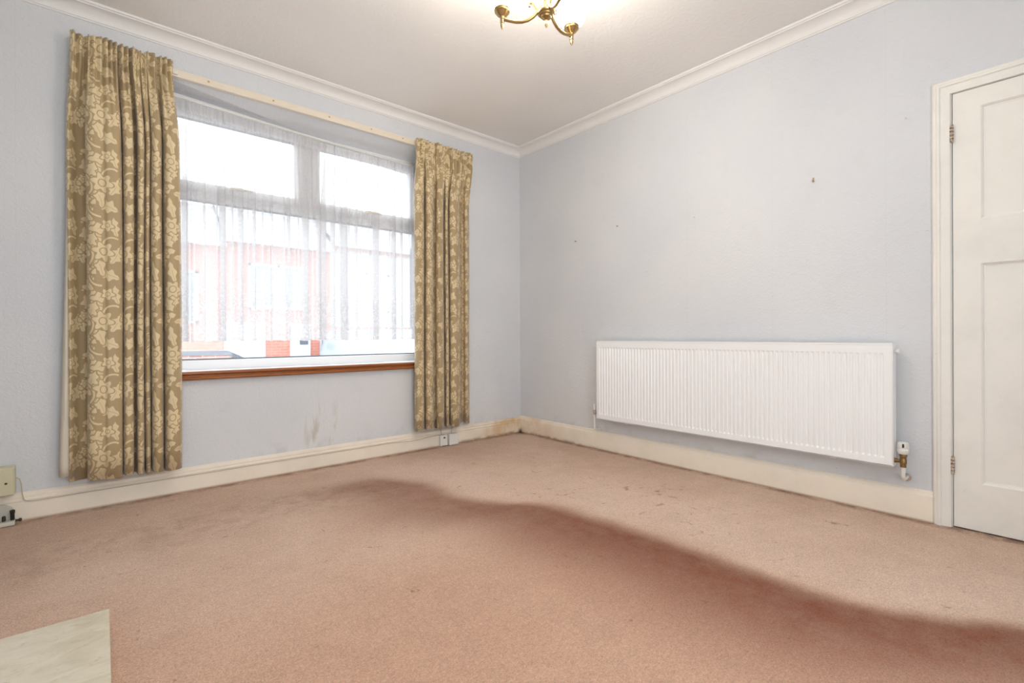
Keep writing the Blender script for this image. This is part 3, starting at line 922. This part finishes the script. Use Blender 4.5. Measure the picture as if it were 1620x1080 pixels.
# ------------------------------------------------------------------ radiator
def radiator():
    y0, y1, z0, z1 = -.980, -2.752, .254, .832          # left end, right end, bottom, top
    xf, xb = -.108, -.045                               # front face, back
    r = empty('radiator', (-.076, (y0 + y1) / 2, z0)); inv = Vector((.076, -(y0 + y1) / 2, -z0))
    tag(r, 'long white panel radiator with vertical ribs on the right wall', 'radiator')

    def P(mb, name, mt, par=None, **k):
        mb.v = [tuple(Vector(v) + inv) for v in mb.v]; return mb.build(name, mt, par or r, **k)
    # pressed front: 70 ribs
    n = 70; mg = .022; pitch = ((y0 - y1) - 2 * mg) / n
    ys = [(y0, 0), (y0 - mg * .8, 0)]
    for i in range(n):
        a = y0 - mg - i * pitch
        ys += [(a, 0), (a - pitch * .18, 1), (a - pitch * .45, 1), (a - pitch * .63, 0)]
    ys += [(y1 + mg * .5, 0), (y1, 0)]
    zr = [(z0, 0), (z0 + .034, 0), (z0 + .044, 1), (z1 - .052, 1), (z1 - .042, 0), (z1 - .004, 0)]
    mb = MB()
    for (z, f) in zr:
        for (y, g) in ys: mb.v.append((xf + .005 * f * g, y, z))
    k = len(ys)
    for a in range(len(zr) - 1):
        for b in range(k - 1):
            q = a * k + b; mb.f.append((q, q + 1, q + k + 1, q + k))
    # turned edges
    P(mb, 'front_panel', MT['radiator'], smooth=True, angle=20)
    P(MB().box(xf + .012, xf + .022, y1 + .006, y0 - .006, z0 + .002, z1 - .008).box(xb - .012, xb, y1 + .01, y0 - .01, z0 + .01, z1 - .01), 'back_panel', MT['radiator'])
    P(MB().box(xf - .002, xb, y1 - .002, y0 + .002, z1 - .004, z1 + .004), 'top_grille', MT['radiator'], bevel=.0015)
    P(MB().box(xf, xf + .02, y1, y0, z0 - .002, z0 + .003), 'bottom_seam', MT['radiator'])
    for ya, yb in ((y0, y0 + .004), (y1 - .004, y1)):
        P(MB().box(xf + .0005, xb, ya, yb, z0 - .001, z1 - .002), 'side_panel', MT['radiator'], bevel=.001)
    for yy in (-1.22, -2.5):
        P(MB().box(xb, -.001, yy - .02, yy + .02, z0 + .03, z1 - .06).box(xf + .03, -.001, yy - .012, yy + .012, z0 - .012, z0 + .03), 'wall_bracket', MT['radiator'])
    P(MB().lathe([(.004, -.010), (.012, -.010), (.012, 0), (.007, 0), (.007, .008), (.004, .008)], (-.08, y1 - .014, z1 - .035), 14, 'y'), 'bleed_valve', MT['plastic'], smooth=True)
    # lockshield valve at the left end
    vy, vx = y0 + .052, -.072
    lv = P(MB().lathe([(.006, -.014), (.011, -.014), (.011, -.004), (.013, -.002), (.013, .012), (.009, .014), (.009, .024), (.006, .024)], (vx, vy, .290), 16)
           .tube([(vx, vy, .290), (vx, y0 + .006, .290)], [.010, .012], 12), 'lockshield_valve', MT['chrome'], smooth=True)
    lv['label'] = 'chrome lockshield valve'
    P(MB().lathe([(.006, 0), (.010, 0), (.0105, .036), (.009, .042), (.003, .042)], (vx, vy, .312), 16), 'valve_cap', MT['plastic'], lv, smooth=True)
    P(MB().tube([(vx, vy, .278), (vx, vy, .19), (vx, vy, .170), (vx + .018, vy, .160), (-.01, vy, .158), (-.001, vy, .158)], .0085, 10), 'supply_pipe', MT['plastic'], lv, smooth=True)
    # thermostatic valve at the right end
    ty, tx = y1 - .036, -.078
    tv = P(MB().lathe([(.007, -.030), (.012, -.030), (.012, -.014), (.014, -.012), (.014, .006), (.012, .010), (.013, .014), (.013, .030)], (tx, ty, .283), 16)
           .tube([(tx, ty, .280), (tx, ty + .015, .280), (tx, y1 - .002, .280)], [.010, .008, .012], 12), 'thermostatic_valve', MT['oldbrass'], smooth=True)
    tv['label'] = 'tarnished brass thermostatic valve'
    P(MB().lathe([(.010, 0), (.017, .001), (.0225, .010), (.0235, .022), (.021, .026), (.0225, .030), (.0215, .052), (.019, .056), (.006, .057)], (tx, ty, .314), 24), 'valve_head', MT['plastic'], tv, smooth=True)
    hd = Vector((CX - tx, CY - ty, 0)).normalized()
    sx, sy = tx + hd.x * .0222, ty + hd.y * .0222
    P(MB().hexa([(sx - hd.y * .004, sy + hd.x * .004, .347), (sx + hd.y * .004, sy - hd.x * .004, .347), (sx + hd.y * .004 - hd.x * .004, sy - hd.x * .004 - hd.y * .004, .347), (sx - hd.y * .004 - hd.x * .004, sy + hd.x * .004 - hd.y * .004, .347),
                 (sx - hd.y * .004, sy + hd.x * .004, .365), (sx + hd.y * .004, sy - hd.x * .004, .365), (sx + hd.y * .004 - hd.x * .004, sy - hd.x * .004 - hd.y * .004, .365), (sx - hd.y * .004 - hd.x * .004, sy + hd.x * .004 - hd.y * .004, .365)]),
      'setting_window', MT['dark'], tv)
    P(MB().lathe([(.008, 0), (.0155, 0), (.0155, .010), (.008, .010)], (tx, ty, .305), 8), 'union_nut', MT['oldbrass'], tv)
    P(MB().tube([(tx, ty, .256), (tx, ty, .212), (tx + .004, ty, .201), (tx + .018, ty, .193), (-.02, ty, .192), (-.001, ty, .192)], .0085, 10), 'supply_pipe', MT['plastic'], tv, smooth=True)
    P(MB().lathe([(.010, 0), (.019, 0), (.017, .006), (.010, .007)], (-.0075, ty, .192), 16, 'x'), 'pipe_collar', MT['chrome'], tv, smooth=True)


radiator()

# ------------------------------------------------------------------ door
def door():
    t = .036
    ya, yb, z0, z1 = DY0 - .0055, DY1 + .0055, .006, DZ - .0055
    py0, py1 = -3.044, DY1 + .104                      # panel field
    pan = ((.210, 1.196), (1.383, 1.893))
    d = MB()
    d.box(0.002, t, py0, ya, z0, z1).box(0.002, t, yb, py1, z0, z1)
    d.box(0.002, t, py1, py0, z0, pan[0][0]).box(0.002, t, py1, py0, pan[0][1], pan[1][0]).box(0.002, t, py1, py0, pan[1][1], z1)
    dr = struct(d.build('door_1', MT['cream']), 'cream painted panelled door in the right wall')
    for (a, b) in pan:
        p = MB().box(.014, t - .006, py1, py0, a, b)
        po = p.build('panel', MT['cream'], dr)
        mo = MB()      # moulding frame round the panel, mitred
        prof = [(0, .002), (.004, .0015), (.010, .006), (.013, .011), (.018, .012), (.018, .0145), (0, .0145)]
        R = []
        for q, xx in prof:
            R.append([(xx, py0 - q, a + q), (xx, py1 + q, a + q), (xx, py1 + q, b - q), (xx, py0 - q, b - q)])
        n0 = 0
        mo.v = [p_ for ring in R for p_ in ring]
        for i in range(len(R)):
            j2 = (i + 1) % len(R)
            for k in range(4):
                k2 = (k + 1) % 4
                mo.f.append((i * 4 + k, i * 4 + k2, j2 * 4 + k2, j2 * 4 + k))
        mo.build('panel_moulding', MT['cream'], po)
    for zc in (1.79, .282):
        h = MB().lathe([(.003, -.040), (.0075, -.040), (.0075, .040), (.003, .040)], (-.006, DY0 - .002, zc), 12)
        hm = h.build('hinge', MT['rust'], dr, smooth=True); hm['label'] = 'worn butt hinge'
        for k in (-.024, -.008, .008, .024):
            MB().lathe([(.0078, -.001), (.0084, -.001), (.0084, .001), (.0078, .001)], (-.006, DY0 - .002, zc + k), 12).build('knuckle_joint', MT['void'], hm)
    # handle side, seen only from other positions
    MB().lathe([(.008, -.03), (.02, -.028), (.026, -.016), (.02, -.004), (.01, 0), (.025, .004), (.025, .006)], (-.004, yb + .06, .98), 18, 'x').build('door_knob', MT['oldbrass'], dr, smooth=True)
    MB().box(.06, .11, DY1, DY0, 0.002, DZ).build('gap_shade_board', MT['void'], dr)  # board painted dark to stand for the shade in the door gap
    MB().box(0.0, .118, DY0 - .003, DY0 - .0002, 0, DZ).box(0.0, .118, DY1 + .0002, DY1 + .003, 0, DZ).box(0.0, .118, DY1 + .003, DY0 - .003, DZ - .003, DZ - .0002).build('door_lining', MT['cream'], dr)
    # architrave and lining
    prof = [(0, 0), (0, .012), (.006, .016), (.012, .0165), (.018, .021), (.026, .022), (.030, .0155), (.050, .0145), (.060, .012), (.0625, .010), (.0625, 0)]
    # q = distance from the outer edge of the architrave, x = proud of the wall
    R = []
    for q, xx in prof:
        R.append([(-xx, DY0 + .064 - q, 0), (-xx, DY0 + .064 - q, DZ + .060 - q), (-xx, DY1 - .064 + q, DZ + .060 - q), (-xx, DY1 - .064 + q, 0)])
    mb = MB(); mb.v = [p for ring in R for p in ring]
    for i in range(len(R) - 1):
        for k in range(3):
            mb.f.append((i * 4 + k, i * 4 + k + 1, (i + 1) * 4 + k + 1, (i + 1) * 4 + k))
    struct(mb.build('trim_3', MT['cream'], smooth=True, angle=25), 'cream moulded architrave round the door')


door()

# ------------------------------------------------------------------ ceiling light
def ceiling_light():
    D, lat = 1.98, .145
    c = Vector((CX, CY, 0)) + fw * D + rt * lat
    r = empty('ceiling_light', (c.x, c.y, ZC))
    tag(r, 'brass three-arm ceiling light with lit opal glass globes', 'ceiling light')
    zz = lambda z: z - ZC
    MB().lathe([(.004, 0), (.060, 0), (.060, -.008), (.052, -.018), (.030, -.026), (.014, -.034), (.004, -.034)], (0, 0, 0), 28).build('ceiling_rose', MT['brass'], r, smooth=True)
    MB().lathe([(.007, zz(2.54)), (.007, zz(2.36)), (.012, zz(2.355)), (.016, zz(2.34)), (.012, zz(2.325)), (.018, zz(2.315)), (.022, zz(2.29)), (.020, zz(2.24)), (.022, zz(2.215)), (.026, zz(2.208)), (.026, zz(2.20)), (.01, zz(2.20))], (0, 0, 0), 24).build('stem', MT['brass'], r, smooth=True)
    MB().lathe([(.010, zz(2.203)), (.034, zz(2.203)), (.037, zz(2.199)), (.036, zz(2.194)), (.030, zz(2.190)), (.028, zz(2.186)), (.022, zz(2.184)), (.020, zz(2.178)), (.013, zz(2.174)), (.008, zz(2.170)), (.0055, zz(2.168)), (.0065, zz(2.163)), (.0075, zz(2.152)), (.006, zz(2.146)), (.002, zz(2.138))], (0, 0, 0), 28).build('finial_bowl', MT['brass'], r, smooth=True)
    for ang in (172, 49, 290):
        a = math.radians(ang)
        d = rt * math.cos(a) + fw * math.sin(a)
        R = .183
        P = lambda q, z: (d.x * q, d.y * q, zz(z))
        # S shaped arm with a small scroll at its root
        pts = [P(.020, 2.222), P(.030, 2.214), P(.040, 2.201), P(.055, 2.187), P(.075, 2.176), P(.100, 2.171), P(.125, 2.173), P(.150, 2.180), P(.170, 2.187), P(R, 2.190)]
        ar = MB().tube(pts, [.008, .008, .0075, .0075, .0072, .007, .007, .007, .0075, .008], 10)
        ar.tube([P(.034, 2.208), P(.044, 2.222), P(.052, 2.236), P(.060, 2.244), P(.069, 2.243), P(.073, 2.236), P(.070, 2.230), P(.066, 2.231)], [.005, .0048, .0045, .0042, .004, .004, .004, .0045], 8)
        am = ar.build('arm', MT['brass'], r, smooth=True, angle=60)
        ctr = (d.x * R, d.y * R, 0)
        MB().lathe([(.004, zz(2.158)), (.0015, zz(2.146)), (.006, zz(2.156)), (.0075, zz(2.164)), (.0065, zz(2.171)), (.0085, zz(2.173)), (.0085, zz(2.196)), (.011, zz(2.200)), (.021, zz(2.206)), (.026, zz(2.214)), (.031, zz(2.218)), (.032, zz(2.224)), (.034, zz(2.226)), (.034, zz(2.230)), (.01, zz(2.230))], ctr, 24).build('gallery_cup', MT['brass'], am, smooth=True)
        g = [(.030, 2.229), (.036, 2.234), (.050, 2.246), (.060, 2.264), (.0635, 2.284), (.061, 2.306), (.053, 2.326), (.042, 2.342), (.034, 2.352), (.032, 2.360), (.036, 2.370), (.040, 2.374), (.037, 2.372), (.030, 2.360), (.032, 2.348)]
        MB().lathe([(q, zz(z)) for q, z in g], ctr, 28, caps=False).build('opal_globe', MT['globe'], am, smooth=True, angle=180)


ceiling_light()

# ------------------------------------------------------------------ hearth
hs = MB().hexa([(-3.36, -2.62, 0), (-2.940, -2.62, 0), (-2.925, -1.338, 0), (-3.36, -1.333, 0), (-3.36, -2.62, .032), (-2.940, -2.62, .032), (-2.925, -1.338, .032), (-3.36, -1.333, .032)])
tag(hs.build('hearth_slab', MT['marble'], bevel=.002), 'cream marble hearth slab lying on the carpet at lower left', 'hearth')

# ------------------------------------------------------------------ service box, gas tap, cable, sockets
bx = empty('service_box', (-3.325, 0, .146)); tag(bx, 'small cream metal service box on the wall at far left', 'box')
MB().box(-.085, .085, -.085, -.023, 0, .128).build('box_case', MT['boxcream'], bx, bevel=.003)
MB().box(-.082, .082, -.092, -.0855, .003, .125).build('box_lid', MT['boxcream'], bx, bevel=.002)
MB().lathe([(.001, 0), (.005, 0), (.004, -.003), (.001, -.003)], (.058, -.0925, .058), 10, 'y').build('lid_screw', MT['dark'], bx)
MB().box(-.08, .08, -.0225, -.0005, 0.01, .12).build('box_back', MT['boxcream'], bx)

gt = empty('gas_tap', (-3.29, -.06, 0)); tag(gt, 'old metal gas tap on a bracket below the cream service box', 'gas tap')
MB().prism([(-.06, .02), (.045, .02), (.045, .055), (.036, .078), (.018, .090), (-.01, .096), (-.06, .098)], 'y', .030, .037).build('arched_plate', MT['galv'], gt)
MB().box(-.07, .050, -.020, .030, .002, .022).build('base_bar', MT['galv'], gt, bevel=.003)
MB().lathe([(.004, 0), (.0075, 0), (.0075, .03), (.009, .032), (.009, .045), (.004, .047)], (.040, .01, .022), 12).build('end_pillar', MT['dark'], gt, smooth=True)
MB().lathe([(.004, 0), (.0065, 0), (.0065, .02), (.004, .024)], (.012, .008, .022), 12).build('tap_pillar', MT['dark'], gt, smooth=True)
MB().lathe([(.004, 0), (.008, 0), (.008, .022), (.006, .03), (.005, .10), (.004, .10)], (-.015, .008, .022), 12).build('riser_pipe', MT['dark'], gt, smooth=True)
MB().lathe([(.003, 0), (.005, 0), (.005, .010), (.008, .012), (.008, .020), (.003, .022)], (.050, .005, .018), 12, 'x').build('side_plug', MT['dark'], gt, smooth=True)

cb = [(-3.239, -.035, .215), (-3.228, -.028, .205), (-3.222, -.022, .175), (-3.219, -.025, .13), (-3.214, -.0235, .104), (-3.205, -.0245, .094), (-3.185, -.0245, .0895)]
x = -3.1
while x < -.95:
    k = (x + 3.1) / 2.15
    z = .0895 if x < -1.25 else .0895 - .010 * math.sin((x + 1.25) * 12)
    cb.append((x, -.0245, z)); x += .07
cb += [(-.93, -.0245, .092), (-.86, -.026, .096), (-.845, -.028, .094), (-.842, -.034, .086)]
tag(MB().tube(cb, .0022, 6).build('cable', MT['cable'], smooth=True), 'thin cable clipped along the skirting below the window', 'cable')

s1 = empty('phone_socket', (-.855, -.022, .005)); tag(s1, 'small white phone socket with a dark port on the skirting', 'socket', 'boxes on the skirting under the right curtain')
MB().box(-.034, .032, -.024, 0, 0, .086).build('socket_box', MT['plastic'], s1, bevel=.002)
MB().box(-.006, .010, -.0255, -.0235, .058, .070).build('port', MT['dark'], s1)
MB().box(-.030, .028, -.0262, -.024, .008, .040).build('cover_plate', MT['plastic'], s1, bevel=.001)
s2 = empty('blank_box', (-.767, -.022, .003)); tag(s2, 'larger blank white box on the skirting nearest the corner', 'junction box', 'boxes on the skirting under the right curtain')
MB().box(-.043, .043, -.020, 0, 0, .090).build('box_case', MT['plastic'], s2, bevel=.002)
MB().box(-.043, .043, -.034, -.021, 0, .090).build('box_cover', MT['plastic'], s2, bevel=.003)
tag(MB().tube([(-.870, -.030, .091), (-.871, -.026, .12), (-.869, -.020, .150), (-.868, -.006, .20), (-.868, -.006, .28)], .0025, 6).build('cable', MT['cable'], smooth=True), 'short cable rising from the phone socket behind the right curtain', 'cable')
tag(MB().tube([(-.775, -.034, .093), (-.772, -.026, .115), (-.762, -.022, .135), (-.762, -.006, .17), (-.762, -.006, .28)], .0025, 6).build('cable', MT['cable'], smooth=True), 'short cable rising from the blank box behind the right curtain', 'cable')

# ------------------------------------------------------------------ nails and hooks left in the right wall
for (y, z, nm, mt, lab) in ((-.688, 1.638, 'nail', 'dark', 'dark nail in the right wall nearest the corner'), (-1.100, 1.689, 'nail', 'oldbrass', 'brown nail in the right wall second from the corner'),
                            (-1.71, 1.641, 'nail', 'galv', 'faint grey nail in the right wall above the radiator middle'), (-2.791, 1.914, 'nail', 'galv', 'grey nail in the right wall beside the door top'),
                            (-1.354, 1.324, 'nail', 'galv', 'low faint grey nail in the right wall above the radiator left half')):
    tag(MB().lathe([(.0012, .001), (.0018, -.014), (.0045, -.015), (.0045, -.017), (.001, -.017)], (0, y, z), 10, 'x').build(nm, MT[mt], smooth=True), lab, 'nail', 'nails left in the right wall')
hk = empty('picture_hook', (0, -2.393, 1.72)); tag(hk, 'small brass picture hook high on the right wall', 'hook')
MB().tube([(-.002, 0, .014), (-.003, 0, -.006), (-.008, 0, -.013), (-.014, 0, -.010), (-.015, 0, -.003)], .003, 8).build('hook', MT['brass'], hk, smooth=True)
MB().lathe([(.001, 0), (.0035, -.002), (.0035, -.006), (.001, -.007)], (0, 0, .012), 10, 'x').build('hook_nail', MT['plastic'], hk, smooth=True)
